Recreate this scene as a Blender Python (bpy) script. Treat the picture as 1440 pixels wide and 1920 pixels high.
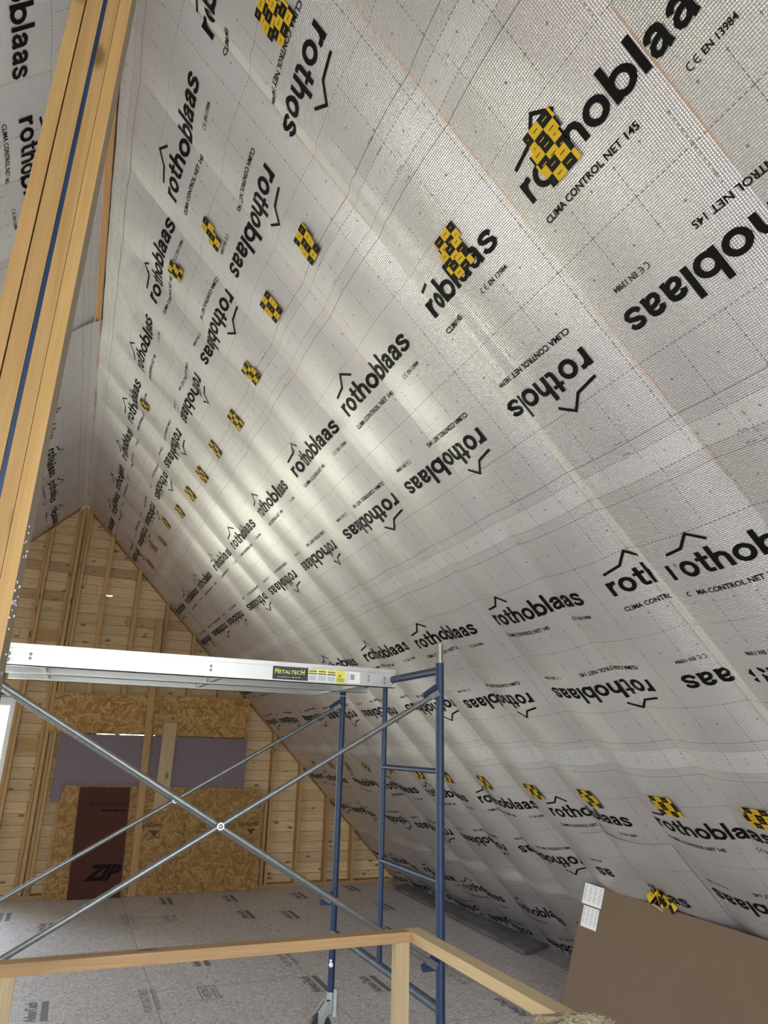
import bpy, bmesh, math, random
from mathutils import Vector, Matrix
R = random.Random(7)
SC = bpy.context.scene
COL = SC.collection
for o in list(bpy.data.objects): bpy.data.objects.remove(o)

# ------------------------------------------------------------------ camera
F_PX = 1301.47
YAW, PITCH, ROLL = 0.39734, 0.32944, 0.025266
cy, sy, cp, sp, cr, sr = math.cos(YAW), math.sin(YAW), math.cos(PITCH), math.sin(PITCH), math.cos(ROLL), math.sin(ROLL)
fw = Vector((sy*cp, cy*cp, sp)); r0 = Vector((cy, -sy, 0)); u0 = r0.cross(fw)
rt = cr*r0 + sr*u0; upv = -sr*r0 + cr*u0
cam = bpy.data.cameras.new('camera'); cam_o = bpy.data.objects.new('camera', cam); COL.objects.link(cam_o)
M = Matrix((rt, upv, -fw)).transposed().to_4x4(); M.translation = Vector((0, 0, 1.75)); cam_o.matrix_world = M
cam.sensor_fit = 'VERTICAL'; cam.sensor_height = 36; cam.lens = F_PX/1920*36
cam.clip_start = 0.02; cam.clip_end = 300
SC.camera = cam_o

# ------------------------------------------------------------------ world, light, exposure
SC.view_settings.view_transform = 'Standard'; SC.view_settings.look = 'None'
SC.view_settings.gamma = 1; SC.view_settings.use_curve_mapping = False
SC.view_settings.exposure = -0.02
try:
    SC.cycles.use_denoising = True
    SC.cycles.max_bounces = 10; SC.cycles.diffuse_bounces = 7; SC.cycles.glossy_bounces = 5
    SC.cycles.transparent_max_bounces = 12
    SC.cycles.caustics_reflective = True
except Exception: pass
W = bpy.data.worlds.new('world'); SC.world = W; W.use_nodes = True
wn = W.node_tree.nodes; wl = W.node_tree.links
bg = wn['Background']; tc = wn.new('ShaderNodeTexCoord'); sx = wn.new('ShaderNodeSeparateXYZ'); rp = wn.new('ShaderNodeValToRGB'); mr = wn.new('ShaderNodeMapRange')
wl.new(tc.outputs['Generated'], sx.inputs[0]); wl.new(sx.outputs[2], mr.inputs[0])
mr.inputs[1].default_value = -1; mr.inputs[2].default_value = 1
wl.new(mr.outputs[0], rp.inputs[0])
# sunlit trees stand beyond the gable end (+Y), low over the horizon
ty = wn.new('ShaderNodeMapRange'); wl.new(sx.outputs[1], ty.inputs[0]); ty.inputs[1].default_value = .15; ty.inputs[2].default_value = .55
tz = wn.new('ShaderNodeMapRange'); wl.new(sx.outputs[2], tz.inputs[0]); tz.inputs[1].default_value = .28; tz.inputs[2].default_value = .05
tm_ = wn.new('ShaderNodeMath'); tm_.operation = 'MULTIPLY'; wl.new(ty.outputs[0], tm_.inputs[0]); wl.new(tz.outputs[0], tm_.inputs[1])
mx = wn.new('ShaderNodeMix'); mx.data_type = 'RGBA'; wl.new(tm_.outputs[0], mx.inputs[0]); wl.new(rp.outputs[0], mx.inputs[6]); mx.inputs[7].default_value = (1.05, 1.065, .87, 1)
wl.new(mx.outputs[2], bg.inputs[0])
e = rp.color_ramp.elements
e[0].position = 0.0; e[0].color = (.44, .43, .42, 1)
e[1].position = 1.0; e[1].color = (.95, 1.18, 1.75, 1)
for p_, c_ in ((.34, (.62, .615, .60, 1)), (.47, (.81, .82, .80, 1)), (.53, (1.08, 1.10, 1.16, 1))):
    q = e.new(p_); q.color = c_
WORLD_STRENGTH = 17.0
bg.inputs[1].default_value = WORLD_STRENGTH
def portal(name, loc, direction, w, h):
    L = bpy.data.lights.new(name, 'AREA'); L.shape = 'RECTANGLE'; L.size = w; L.size_y = h
    o = bpy.data.objects.new(name, L); COL.objects.link(o); o.location = loc
    o.rotation_euler = Vector(direction).to_track_quat('-Z', 'Y').to_euler()
    L.cycles.is_portal = True
    return o
GY = 9.95                      # inner face of the gable framing
portal('gable_window_portal', (-1.58, 10.2, 1.26), (0, -1, 0), 1.9, 2.05)
portal('side_window_portal', (-2.95, 3.8, 1.35), (1, 0, 0), 1.8, 2.0)
portal('rear_window_portal', (-.2, -3.35, 1.65), (0, 1, 0), 3.7, 2.8)

# ------------------------------------------------------------------ shader helpers
class N:
    """a value in a node tree; arithmetic makes Math nodes"""
    def __init__(s, t, v): s.t = t; s.v = v
    def _m(s, op, *a, clamp=False):
        n = s.t.nodes.new('ShaderNodeMath'); n.operation = op; n.use_clamp = clamp
        for i, x in enumerate((s,)+a):
            x = x.v if isinstance(x, N) else x
            if isinstance(x, (int, float)): n.inputs[i].default_value = x
            else: s.t.links.new(x, n.inputs[i])
        return N(s.t, n.outputs[0])
    def __add__(s, o): return s._m('ADD', o)
    __radd__ = __add__
    def __sub__(s, o): return s._m('SUBTRACT', o)
    def __mul__(s, o): return s._m('MULTIPLY', o)
    __rmul__ = __mul__
    def __truediv__(s, o): return s._m('DIVIDE', o)
    def lt(s, o): return s._m('LESS_THAN', o)
    def gt(s, o): return s._m('GREATER_THAN', o)
    def abs(s): return s._m('ABSOLUTE')
    def floor(s): return s._m('FLOOR')
    def frac(s): return s._m('FRACT')
    def cos(s): return s._m('COSINE')
    def sin(s): return s._m('SINE')
    def pow(s, o): return s._m('POWER', o)
    def max(s, o): return s._m('MAXIMUM', o)
    def min(s, o): return s._m('MINIMUM', o)
    def pp(s, p): return s._m('PINGPONG', p)      # triangle wave, 0..p
    def clamp(s): return s._m('ADD', 0.0, clamp=True)
    def near(s, a, w): return (s - a).abs().lt(w)
def mat(name, rough=.5, metal=0., col=(.5, .5, .5), spec=.5):
    m = bpy.data.materials.new(name); m.use_nodes = True
    b = m.node_tree.nodes['Principled BSDF']
    b.inputs['Roughness'].default_value = rough; b.inputs['Metallic'].default_value = metal
    b.inputs['Base Color'].default_value = (*col, 1); b.inputs['Specular IOR Level'].default_value = spec
    return m, m.node_tree, b
def sep(t, out):
    n = t.nodes.new('ShaderNodeSeparateXYZ'); t.links.new(out, n.inputs[0])
    return [N(t, n.outputs[i]) for i in range(3)]
def comb(t, x, y, z):
    n = t.nodes.new('ShaderNodeCombineXYZ')
    for i, v in enumerate((x, y, z)):
        if isinstance(v, N): t.links.new(v.v, n.inputs[i])
        else: n.inputs[i].default_value = v
    return n.outputs[0]
def noise(t, vec, scale, detail=3, rough=.55, dist=0, out=0):
    n = t.nodes.new('ShaderNodeTexNoise'); n.inputs['Scale'].default_value = scale
    n.inputs['Detail'].default_value = detail; n.inputs['Roughness'].default_value = rough; n.inputs['Distortion'].default_value = dist
    if vec is not None: t.links.new(vec, n.inputs['Vector'])
    return N(t, n.outputs[out])
def wnoise(t, vec):
    n = t.nodes.new('ShaderNodeTexWhiteNoise'); n.noise_dimensions = '3D'; t.links.new(vec, n.inputs['Vector']); return N(t, n.outputs['Value'])
def ramp(t, fac, stops):
    n = t.nodes.new('ShaderNodeValToRGB'); el = n.color_ramp.elements
    while len(el) > 1: el.remove(el[-1])
    el[0].position = stops[0][0]; el[0].color = (*stops[0][1], 1)
    for p, c in stops[1:]: k = el.new(p); k.color = (*c, 1)
    t.links.new(fac.v, n.inputs[0]); return n.outputs[0]
def mix(t, fac, a, b):
    n = t.nodes.new('ShaderNodeMix'); n.data_type = 'RGBA'
    if isinstance(fac, N): t.links.new(fac.v, n.inputs[0])
    else: n.inputs[0].default_value = fac
    for i, c in ((6, a), (7, b)):
        if isinstance(c, tuple): n.inputs[i].default_value = (*c, 1)
        else: t.links.new(c, n.inputs[i])
    return n.outputs[2]
def bump(t, b, h, dist, strength=1.0, prev=None):
    n = t.nodes.new('ShaderNodeBump'); n.inputs['Distance'].default_value = dist; n.inputs['Strength'].default_value = strength
    t.links.new(h.v, n.inputs['Height'])
    if prev: t.links.new(prev, n.inputs['Normal'])
    t.links.new(n.outputs[0], b.inputs['Normal']); return n.outputs[0]
def coord(t, kind='Object'):
    n = t.nodes.new('ShaderNodeTexCoord'); return n.outputs[kind]
def orand(t):
    n = t.nodes.new('ShaderNodeObjectInfo'); return N(t, n.outputs['Random'])

# ------------------------------------------------------------------ materials
def wood(name, axis, light, dark, knot=True, rough=.6, grain=1.0):
    m, t, b = mat(name, rough, spec=.3)
    x, y, z = sep(t, coord(t)); r = orand(t)*37.0
    s = [x, y, z]; long = s[axis]; o1, o2 = [s[i] for i in range(3) if i != axis]
    v = comb(t, o1*22+r, o2*22+r, long*1.1+r)
    g = noise(t, v, 2.2*grain, 5, .6, 1.2)
    v2 = comb(t, o1*90+r, o2*90, long*1.5)
    g2 = noise(t, v2, 2.0, 3, .6)
    c = ramp(t, (g*.75+g2*.25).clamp(), [(.25, dark), (.5, tuple((a+d)/2 for a, d in zip(light, dark))), (.68, light)])
    if knot:
        vv = comb(t, o1*6+r, o2*6+r*.5, long*2.6+r)
        vo = t.nodes.new('ShaderNodeTexVoronoi'); vo.inputs['Scale'].default_value = 1.0; t.links.new(vv, vo.inputs['Vector'])
        d = N(t, vo.outputs['Distance'])
        k = (d*-11.0+1.75).clamp()
        c = mix(t, k*.8, c, tuple(a*.32 for a in dark))
    # every stick of timber has its own tone
    h = t.nodes.new('ShaderNodeHueSaturation'); t.links.new(c, h.inputs['Color'])
    t.links.new((orand(t)*.3+.85).v, h.inputs['Value'])
    t.links.new(h.outputs[0], b.inputs['Base Color'])
    bump(t, b, g2, .0008)
    return m
PINE_L, PINE_D = (.47, .30, .135), (.31, .17, .06)
pine = [wood('pine_%s' % 'xyz'[i], i, PINE_L, PINE_D) for i in range(3)]
PST_L, PST_D = (.44, .28, .115), (.32, .18, .06)
post_wood = wood('post_pine', 2, PST_L, PST_D, grain=.6)
white_pine = wood('white_pine', 2, (.52, .405, .24), (.41, .29, .15))
white_pine_y = wood('white_pine_y', 1, (.52, .405, .24), (.41, .29, .15))
rail_pine = wood('rail_pine', 0, (.44, .285, .14), (.31, .18, .075))

def board_wall():
    m, t, b = mat('sheathing_boards', .65, spec=.25)
    x, y, z = sep(t, coord(t))
    row = (z/.13).floor()
    off = wnoise(t, comb(t, row, 3.3, 1.7))
    seg = ((x+off*3.1)/2.3).floor()
    rv = wnoise(t, comb(t, row, seg, 9.1)); rv2 = wnoise(t, comb(t, seg, row, 4.1))
    g = noise(t, comb(t, x*1.2+rv*50, row*7.3, z*26), 2.4, 5, .6, 1.5)
    c = ramp(t, g, [(.3, (.44, .295, .15)), (.5, (.56, .405, .225)), (.7, (.65, .495, .30))])
    tone = rv.pow(2.2)*.75
    c = mix(t, rv.gt(.93)*.5, c, (.25, .13, .06))
    h = t.nodes.new('ShaderNodeHueSaturation'); t.links.new(c, h.inputs['Color']); t.links.new((rv2*.22+.90).v, h.inputs['Value']); c = h.outputs[0]
    vo = t.nodes.new('ShaderNodeTexVoronoi'); vo.inputs['Scale'].default_value = 1
    t.links.new(comb(t, x*4.2+rv*9, row*3.7, z*9.5), vo.inputs['Vector'])
    k = (N(t, vo.outputs['Distance'])*-8+1.7).clamp()
    c = mix(t, k*.85, c, (.12, .05, .02))
    gap = (z/.13).frac()
    ln = gap.lt(.035)
    but = ((x+off*3.1)/2.3).frac().lt(.0022)
    c = mix(t, ln.max(but)*.8, c, (.06, .035, .02))
    t.links.new(c, b.inputs['Base Color']); bump(t, b, (ln*-1.0)+g*.15, .004)
    return m
M_boards = board_wall()

def osb(name, tint=(1, 1, 1), dark=1.0, scale=1.0):
    m, t, b = mat(name, .6, spec=.3)
    co = coord(t); x, y, z = sep(t, co)
    best = None; h = None                  # strands lying over one another in many directions
    for i, (a, s_) in enumerate(((.25, 9.5), (1.0, 8.5), (1.75, 10), (2.35, 8), (2.95, 9))):
        ca, sa = math.cos(a), math.sin(a)
        u = x*ca+z*sa+y*.3; v = z*ca-x*sa
        vo = t.nodes.new('ShaderNodeTexVoronoi'); vo.inputs['Scale'].default_value = s_*scale
        t.links.new(comb(t, u*.9, v*4.2, float(i)*3.7), vo.inputs['Vector'])
        c1, c2, _c = sep(t, vo.outputs['Color'])
        if h is None: best, h = c1, c2
        else:
            g_ = c1.gt(best); h = h+g_*(c2-h); best = best.max(c1)
    f = noise(t, co, 90, 3)
    c = ramp(t, (h*.55+f*.45), [(.25, (.36*dark, .175*dark, .04*dark)), (.45, (.48*dark, .262*dark, .070*dark)), (.6, (.56*dark, .325*dark, .10*dark)), (.75, (.66*dark, .42*dark, .165*dark))])
    c = mix(t, .0, c, c)
    t.links.new(c, b.inputs['Base Color']); bump(t, b, h, .0015)
    return m
M_osb = osb('osb_strands', dark=.72); M_osb2 = osb('osb_strands_ochre', dark=.60, scale=1.25)

def simple(name, col, rough=.5, metal=0., var=.08, scale=30, spec=.5, bmp=0):
    m, t, b = mat(name, rough, metal, col, spec)
    n = noise(t, coord(t), scale, 4)
    c = mix(t, n, tuple(k*(1-var*2) for k in col), tuple(min(1, k*(1+var*2)) for k in col))
    t.links.new(c, b.inputs['Base Color'])
    if bmp: bump(t, b, n, bmp)
    return m
M_blue = simple('blue_paint', (.008, .026, .072), .5, .0, .15, 25)
M_galv = simple('galvanised_steel', (.21, .22, .215), .42, .8, .15, 40)
M_alu = simple('aluminium', (.54, .54, .535), .40, .75, .05, 18)
M_aludark = simple('aluminium_inside', (.42, .43, .42), .45, .9, .06, 18)
M_steel = simple('bare_steel', (.30, .28, .25), .45, .8, .15, 40)
M_black = simple('black_rubber', (.02, .02, .02), .6, 0, .1)
M_ink = simple('black_ink', (.006, .0055, .0055), .55, 0, .1, 60, .1)
M_ink_floor = simple('grey_floor_ink', (.15, .145, .14), .7, 0, .2, 160)
M_ink_panel = simple('dark_panel_ink', (.010, .006, .006), .7, 0, .1, 30, .1)
M_ink_osb = simple('dark_osb_ink', (.05, .03, .015), .7, 0, .3, 120)
M_yellow = simple('yellow_tape', (.62, .39, .02), .55, 0, .05, 30, .15)
M_tblack = simple('black_tape', (.010, .009, .008), .55, 0, .1, 30, .12)
M_bluefilm = simple('blue_film', (.003, .028, .08), .45, 0, .35, 9)
M_foam = simple('purple_foam', (.195, .152, .172), .7, 0, .03, 8, .2)
M_brown = simple('brown_coated_panel', (.072, .027, .019), .7, 0, .06, 12, .15)
M_hard = simple('brown_hardboard', (.165, .110, .070), .55, 0, .03, 4, .25)
M_white = simple('white_vinyl', (.7, .72, .74), .4, 0, .02)
M_paper = simple('white_paper', (.85, .85, .86), .5, 0, .02)
M_grey_print = simple('grey_print', (.30, .31, .33), .6, 0, .05)
M_greyboard = simple('grey_dusty_board', (.15, .147, .15), .7, 0, .45, 6)
M_labelyellow = simple('label_yellow', (.78, .72, .12), .4)
M_labelblack = simple('label_black', (.018, .020, .016), .35)
M_labelgreen = simple('label_letters', (.72, .72, .18), .4)
M_zinc = simple('bright_zinc', (.50, .52, .52), .35, .7, .08, 30)
M_weathered = simple('weathered_pine', (.33, .265, .18), .7, 0, .12, 14)
M_burlap = simple('tan_fibre', (.40, .34, .22), .95, 0, .25, 60, bmp=.01)
M_dark = simple('roof_deck', (.30, .25, .2), .8)
M_cleartape = simple('clear_tape', (.72, .72, .69), .3, .15, .06, 40, bmp=.003)

def glass():
    m = bpy.data.materials.new('window_glass'); m.use_nodes = True; t = m.node_tree; t.nodes.clear()
    o = t.nodes.new('ShaderNodeOutputMaterial'); a = t.nodes.new('ShaderNodeBsdfTransparent'); g = t.nodes.new('ShaderNodeBsdfGlossy'); g.inputs['Roughness'].default_value = .02
    a.inputs[0].default_value = (.96, .98, .97, 1)
    x = t.nodes.new('ShaderNodeMixShader'); f = t.nodes.new('ShaderNodeFresnel'); f.inputs[0].default_value = 1.3
    t.links.new(f.outputs[0], x.inputs[0]); t.links.new(a.outputs[0], x.inputs[1]); t.links.new(g.outputs[0], x.inputs[2]); t.links.new(x.outputs[0], o.inputs[0])
    return m
M_glass = glass()

def floor_mat():
    m, t, b = mat('subfloor_panels', .5, spec=.5)
    co = coord(t); x, y, z = sep(t, co)
    f1 = noise(t, comb(t, x*1.0, y*1.0, z), 36, 3, .6, 1.8); f2 = noise(t, comb(t, x*2.2, y, z), 22, 3, .6, 2.0)
    big = noise(t, co, 1.3, 3)
    f = (f1*.6+f2*.4)
    c = ramp(t, f, [(.38, (.15, .12, .105)), (.45, (.50, .46, .435)), (.54, (.61, .575, .555)), (.63, (.86, .83, .815))])
    c = mix(t, big*.35, c, (.36, .32, .29))
    sx_ = ((x+.17)/1.22).frac()
    sm = sx_.lt(.004)
    col_ = ((x+.17)/1.22).floor()
    
    sm2 = ((y+col_*1.25-8.1)/2.44).frac().lt(.0026)
    c = mix(t, sm.max(sm2)*.75, c, (.06, .05, .045))
    t.links.new(c, b.inputs['Base Color']); bump(t, b, f, .0012)
    return m
M_floor = floor_mat()

def membrane(name='silver_membrane', tint=(.665, .634, .646), mt=.72):
    m, t, b = mat(name, .315, .6, tint, .5)
    uvn = t.nodes.new('ShaderNodeUVMap'); uvn.uv_map = 'UVMap'
    u, v, _ = sep(t, uvn.outputs[0])
    uv2 = t.nodes.new('ShaderNodeUVMap'); uv2.uv_map = 'Place'
    Y, s, _ = sep(t, uv2.outputs[0])
    P = .195
    un = ((u/P)+.5).frac()*P - P/2         # distance to the nearest vertical line
    lw = .0013
    dash_u = (u/.019).frac().lt(.62); dash_v = (v/.019).frac().lt(.62)
    bands = None
    # solid 15 cm lines and dashed 10 cm lines
    sol = v.near(.1, lw).max(v.near(1.337, lw))
    dh = v.near(.05, lw)
    for q in (1.387, .305, .715, 1.125): dh = dh.max(v.near(q, lw))
    text = v.near(.445, .155).max(v.near(.985, .14))
    ug = ((u/(P*5))+.5).frac()*(P*5) - P*2.5
    gapline = ug.abs().lt(.05)
    vert = un.abs().lt(lw)*dash_v*((text*-1.0+1.0).max(gapline))
    # crosses in the cell centres and on the line crossings
    uc = (u/P).frac()*P - P/2; vc = (((v-.2)/.205)+.5).frac()*.205-.1025
    vh = (((v-.305)/.205)+.5).frac()*.205-.1025
    L_ = .0055
    def cross(a, bb): return (a.abs().lt(L_)*bb.abs().lt(lw)).max(bb.abs().lt(L_)*a.abs().lt(lw))
    free = (text*-1.0+1.0).max(gapline)
    cr_ = cross(uc, vc)*free
    cr_ = cr_.max(cross(un, vh)*free).max(cross(un, vc)*free)
    ink = sol.max(dh*dash_u).max(vert).max(cr_)
    # rafter contact line showing faintly orange
    rf = (((Y-.955)/.605)+.5).frac()*.605-.3025
    wob = noise(t, comb(t, Y*3, s*2.2, 0.), 1.0, 2)
    orange = (rf.abs()*-90+1.0).clamp()*(wob.gt(.44))
    dbl = v.near(0., .05).max(v.near(1.437, .05))
    patch = noise(t, comb(t, Y*1.3, s*1.3, 1.), 2.2, 4, .6)
    c = mix(t, patch, tuple(k*.90 for k in tint), tuple(min(1, k*1.07) for k in tint))
    c = mix(t, dbl*.18, c, (.80, .81, .80))
    spl = (Y.near(2.130, .030))*s.lt(4.36)
    c = mix(t, spl*.55, c, (.86, .86, .83))
    c = mix(t, orange*.62, c, (.66, .40, .25))
    c = mix(t, ink*.85, c, (.02, .02, .02))
    t.links.new(c, b.inputs['Base Color'])
    t.links.new(((ink.max(dbl*.35).max(spl*.7)*-.7*mt/.72+mt)).v, b.inputs['Metallic'])
    # reinforcing net
    n_u = (u*(math.pi/.0078)).cos().abs().pow(8.0); n_v = (v*(math.pi/.0078)).cos().abs().pow(8.0)
    fine = noise(t, comb(t, Y*30, s*30, 0.), 3.0, 3, .6)
    wr = noise(t, comb(t, Y*5.0, s*1.3, 2.), 1.6, 4, .6, .4)
    c2 = mix(t, ((n_u.max(n_v))*.30*(ink*-.8+1.0)), c, (.86, .86, .87)); t.links.new(c2, b.inputs['Base Color'])
    p1 = bump(t, b, n_u+n_v*1.25+fine*(spl*3.0+.7), .0010)
    bump(t, b, wr, .007, .5, p1)
    return m
M_mem = membrane()
M_mem_lit = membrane('silver_membrane_left_lit', (.74, .71, .715), .38)  # same membrane; extra light on the dim left slope put into its paler colour

# ------------------------------------------------------------------ mesh helpers
class MB:
    def __init__(s): s.v = []; s.f = []; s.m = []; s.uv = []
    def add(s, vs, fs, mi=0):
        o = len(s.v); s.v += [tuple(p) for p in vs]
        for f in fs: s.f.append([i+o for i in f]); s.m.append(mi)
        return s
    def box(s, a, b, mi=0):
        (x0, y0, z0), (x1, y1, z1) = a, b
        vs = [(x, y, z) for z in (z0, z1) for y in (y0, y1) for x in (x0, x1)]
        return s.add(vs, [(0, 2, 3, 1), (4, 5, 7, 6), (0, 1, 5, 4), (2, 6, 7, 3), (0, 4, 6, 2), (1, 3, 7, 5)], mi)
    def bar(s, p, q, w, h, upd=(0, 0, 1), mi=0):
        """rectangular bar from p to q, w across, h along upd"""
        p, q = Vector(p), Vector(q); d = (q-p).normalized(); u = Vector(upd); u = (u-d*u.dot(d)).normalized(); r = d.cross(u)
        vs = []
        for c in (p, q):
            for a, bb in ((-1, -1), (1, -1), (1, 1), (-1, 1)): vs.append(c+r*(a*w/2)+u*(bb*h/2))
        return s.add(vs, [(3, 2, 1, 0), (4, 5, 6, 7), (0, 1, 5, 4), (1, 2, 6, 5), (2, 3, 7, 6), (3, 0, 4, 7)], mi)
    def tube(s, p, q, r, n=20, r2=None, mi=0, hollow=0):
        p, q = Vector(p), Vector(q); d = (q-p).normalized(); a = d.orthogonal().normalized(); b = d.cross(a); r2 = r if r2 is None else r2
        ring = lambda c, rr: [c+(a*math.cos(2*math.pi*i/n)+b*math.sin(2*math.pi*i/n))*rr for i in range(n)]
        if hollow:
            vs = ring(p, r)+ring(q, r2)+ring(p, r-hollow)+ring(q, r2-hollow); fs = []
            for i in range(n):
                j = (i+1) % n
                fs += [(i, j, n+j, n+i), (2*n+j, 2*n+i, 3*n+i, 3*n+j), (n+i, n+j, 3*n+j, 3*n+i), (j, i, 2*n+i, 2*n+j)]
            return s.add(vs, fs, mi)
        vs = ring(p, r)+ring(q, r2)
        fs = [(i, (i+1) % n, n+(i+1) % n, n+i) for i in range(n)]+[tuple(range(n))[::-1], tuple(range(n, 2*n))]
        return s.add(vs, fs, mi)
    def prism(s, poly, ext, mi=0):
        n = len(poly); vs = [Vector(p) for p in poly]; vs = vs+[p+Vector(ext) for p in vs]
        fs = [(i, (i+1) % n, n+(i+1) % n, n+i) for i in range(n)]+[tuple(range(n))[::-1], tuple(range(n, 2*n))]
        return s.add(vs, fs, mi)
    def dome(s, c, d, r, h, n=12, mi=0):
        c, d = Vector(c), Vector(d).normalized(); a = d.orthogonal().normalized(); b = d.cross(a); vs = []; K = 4
        for k in range(K):
            t_ = k/K*math.pi/2
            vs += [c+(a*math.cos(2*math.pi*i/n)+b*math.sin(2*math.pi*i/n))*r*math.cos(t_)+d*h*math.sin(t_) for i in range(n)]
        vs.append(c+d*h); fs = []
        for k in range(K-1):
            fs += [(k*n+i, k*n+(i+1) % n, (k+1)*n+(i+1) % n, (k+1)*n+i) for i in range(n)]
        fs += [((K-1)*n+i, (K-1)*n+(i+1) % n, K*n) for i in range(n)]
        return s.add(vs, fs, mi)
def build(name, mb, mats, parent=None, org=None, smooth=None, bevel=0, kind=None):
    """ONE mesh object from the builder; world coordinates in, object origin at org (or the parent's place)"""
    if not isinstance(mats, (list, tuple)): mats = [mats]
    if parent is not None: org = Vector(parent['_org'])
    if org is None:
        xs = [p[0] for p in mb.v]; ys = [p[1] for p in mb.v]; zs = [p[2] for p in mb.v]
        org = Vector(((min(xs)+max(xs))/2, (min(ys)+max(ys))/2, min(zs)))
    org = Vector(org)
    me = bpy.data.meshes.new(name); me.from_pydata([Vector(p)-org for p in mb.v], [], mb.f)
    for m in mats: me.materials.append(m)
    me.polygons.foreach_set('material_index', mb.m)
    bm = bmesh.new(); bm.from_mesh(me); bmesh.ops.recalc_face_normals(bm, faces=bm.faces)
    if bevel: bmesh.ops.bevel(bm, geom=list(bm.edges), offset=bevel, segments=2, affect='EDGES', profile=.6)
    bm.to_mesh(me); bm.free()
    o = bpy.data.objects.new(name, me); COL.objects.link(o)
    if parent is not None: o.parent = parent
    else: o.location = org
    if smooth:
        me.polygons.foreach_set('use_smooth', [True]*len(me.polygons))
        me.set_sharp_from_angle(angle=math.radians(smooth))
    if kind: o['kind'] = kind
    return o
def tag(o, label, cat, group=None):
    o['label'] = label; o['category'] = cat
    if group: o['group'] = group
    return o
def thing(name, loc, label, cat, group=None):
    o = bpy.data.objects.new(name, None); COL.objects.link(o); o.location = loc; o.empty_display_size = .1
    o['_org'] = list(loc); return tag(o, label, cat, group)
def copy_tree(o, parent=None):
    c = o.copy(); COL.objects.link(c)
    if parent is not None: c.parent = parent
    for ch in list(o.children): copy_tree(ch, c)
    return c

# ------------------------------------------------------------------ lettering
def text2d(body, bold=0.0, res=3, shear=0.0):
    cu = bpy.data.curves.new('t', 'FONT'); cu.body = body; cu.offset = bold; cu.resolution_u = res; cu.shear = shear
    ob = bpy.data.objects.new('t', cu); COL.objects.link(ob)
    bpy.context.view_layer.update()
    me = bpy.data.meshes.new_from_object(ob.evaluated_get(bpy.context.evaluated_depsgraph_get()))
    vs = [(v.co.x, v.co.y) for v in me.vertices]; fs = [list(p.vertices) for p in me.polygons]
    bpy.data.objects.remove(ob); bpy.data.curves.remove(cu); bpy.data.meshes.remove(me)
    return vs, fs
def fit(tm, w, h):
    """scale so that the text runs 0..w and its tallest letter is h high (descent kept)"""
    vs, fs = tm; x0 = min(v[0] for v in vs); x1 = max(v[0] for v in vs); y1 = max(v[1] for v in vs)
    return [((x-x0)*w/(x1-x0), y*h/y1) for x, y in vs], fs
def poly2d(vs, fs): return list(vs), [list(f) for f in fs]
def stroke(pts, w):
    """mitred thick polyline as quads"""
    n = len(pts); L = []; Rr = []
    for i in range(n):
        p = Vector(pts[i])
        d1 = (Vector(pts[i])-Vector(pts[i-1])).normalized() if i else None
        d2 = (Vector(pts[i+1])-Vector(pts[i])).normalized() if i < n-1 else None
        d1 = d1 or d2; d2 = d2 or d1
        n1 = Vector((-d1.y, d1.x)); n2 = Vector((-d2.y, d2.x)); m_ = (n1+n2).normalized(); k = w/2/max(.4, m_.dot(n1))
        L.append(p+m_*k); Rr.append(p-m_*k)
    vs = [(a.x, a.y) for a in L]+[(a.x, a.y) for a in Rr]
    return vs, [[i, n+i, n+i+1, i+1] for i in range(n-1)]
def merge(*ts):
    V, Fs = [], []
    for vs, fs in ts:
        o = len(V); V += vs; Fs += [[i+o for i in f] for f in fs]
    return V, Fs
def shift(t_, dx, dy): return [(x+dx, y+dy) for x, y in t_[0]], t_[1]
def gridcut(t_, step):
    """cut the flat letters along a grid so they can follow a curved sheet"""
    bm = bmesh.new(); vv = [bm.verts.new((x, y, 0)) for x, y in t_[0]]
    for f in t_[1]:
        try: bm.faces.new([vv[i] for i in f])
        except ValueError: pass
    xs = [v[0] for v in t_[0]]; ys = [v[1] for v in t_[0]]
    k = math.floor(min(xs)/step)+1
    while k*step < max(xs):
        bmesh.ops.bisect_plane(bm, geom=bm.verts[:]+bm.edges[:]+bm.faces[:], plane_co=(k*step, 0, 0), plane_no=(1, 0, 0), dist=1e-6); k += 1
    k = math.floor(min(ys)/step)+1
    while k*step < max(ys):
        bmesh.ops.bisect_plane(bm, geom=bm.verts[:]+bm.edges[:]+bm.faces[:], plane_co=(0, k*step, 0), plane_no=(0, 1, 0), dist=1e-6); k += 1
    bm.verts.index_update()
    r = [(v.co.x, v.co.y) for v in bm.verts], [[v.index for v in f.verts] for f in bm.faces]
    bm.free(); return r
def clip2d(t_, planes):
    """keep the side where (p-co).no < 0 for every plane"""
    bm = bmesh.new(); vv = [bm.verts.new((x, y, 0)) for x, y in t_[0]]
    for f in t_[1]:
        try: bm.faces.new([vv[i] for i in f])
        except ValueError: pass
    for co, no in planes:
        bmesh.ops.bisect_plane(bm, geom=bm.verts[:]+bm.edges[:]+bm.faces[:], plane_co=(*co, 0), plane_no=(*no, 0), clear_outer=True, dist=1e-6)
    bm.verts.index_update()
    r = [(v.co.x, v.co.y) for v in bm.verts], [[v.index for v in f.verts] for f in bm.faces]
    bm.free(); return r
def arc(cx, cy_, rx, ry, a0, a1, n=18): return [(cx+rx*math.cos(math.radians(a0+(a1-a0)*i/n)), cy_+ry*math.sin(math.radians(a0+(a1-a0)*i/n))) for i in range(n+1)]
def bar2(x0, y0, x1, y1): return [(x0, y0), (x1, y0), (x1, y1), (x0, y1)], [[0, 1, 2, 3]]
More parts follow.
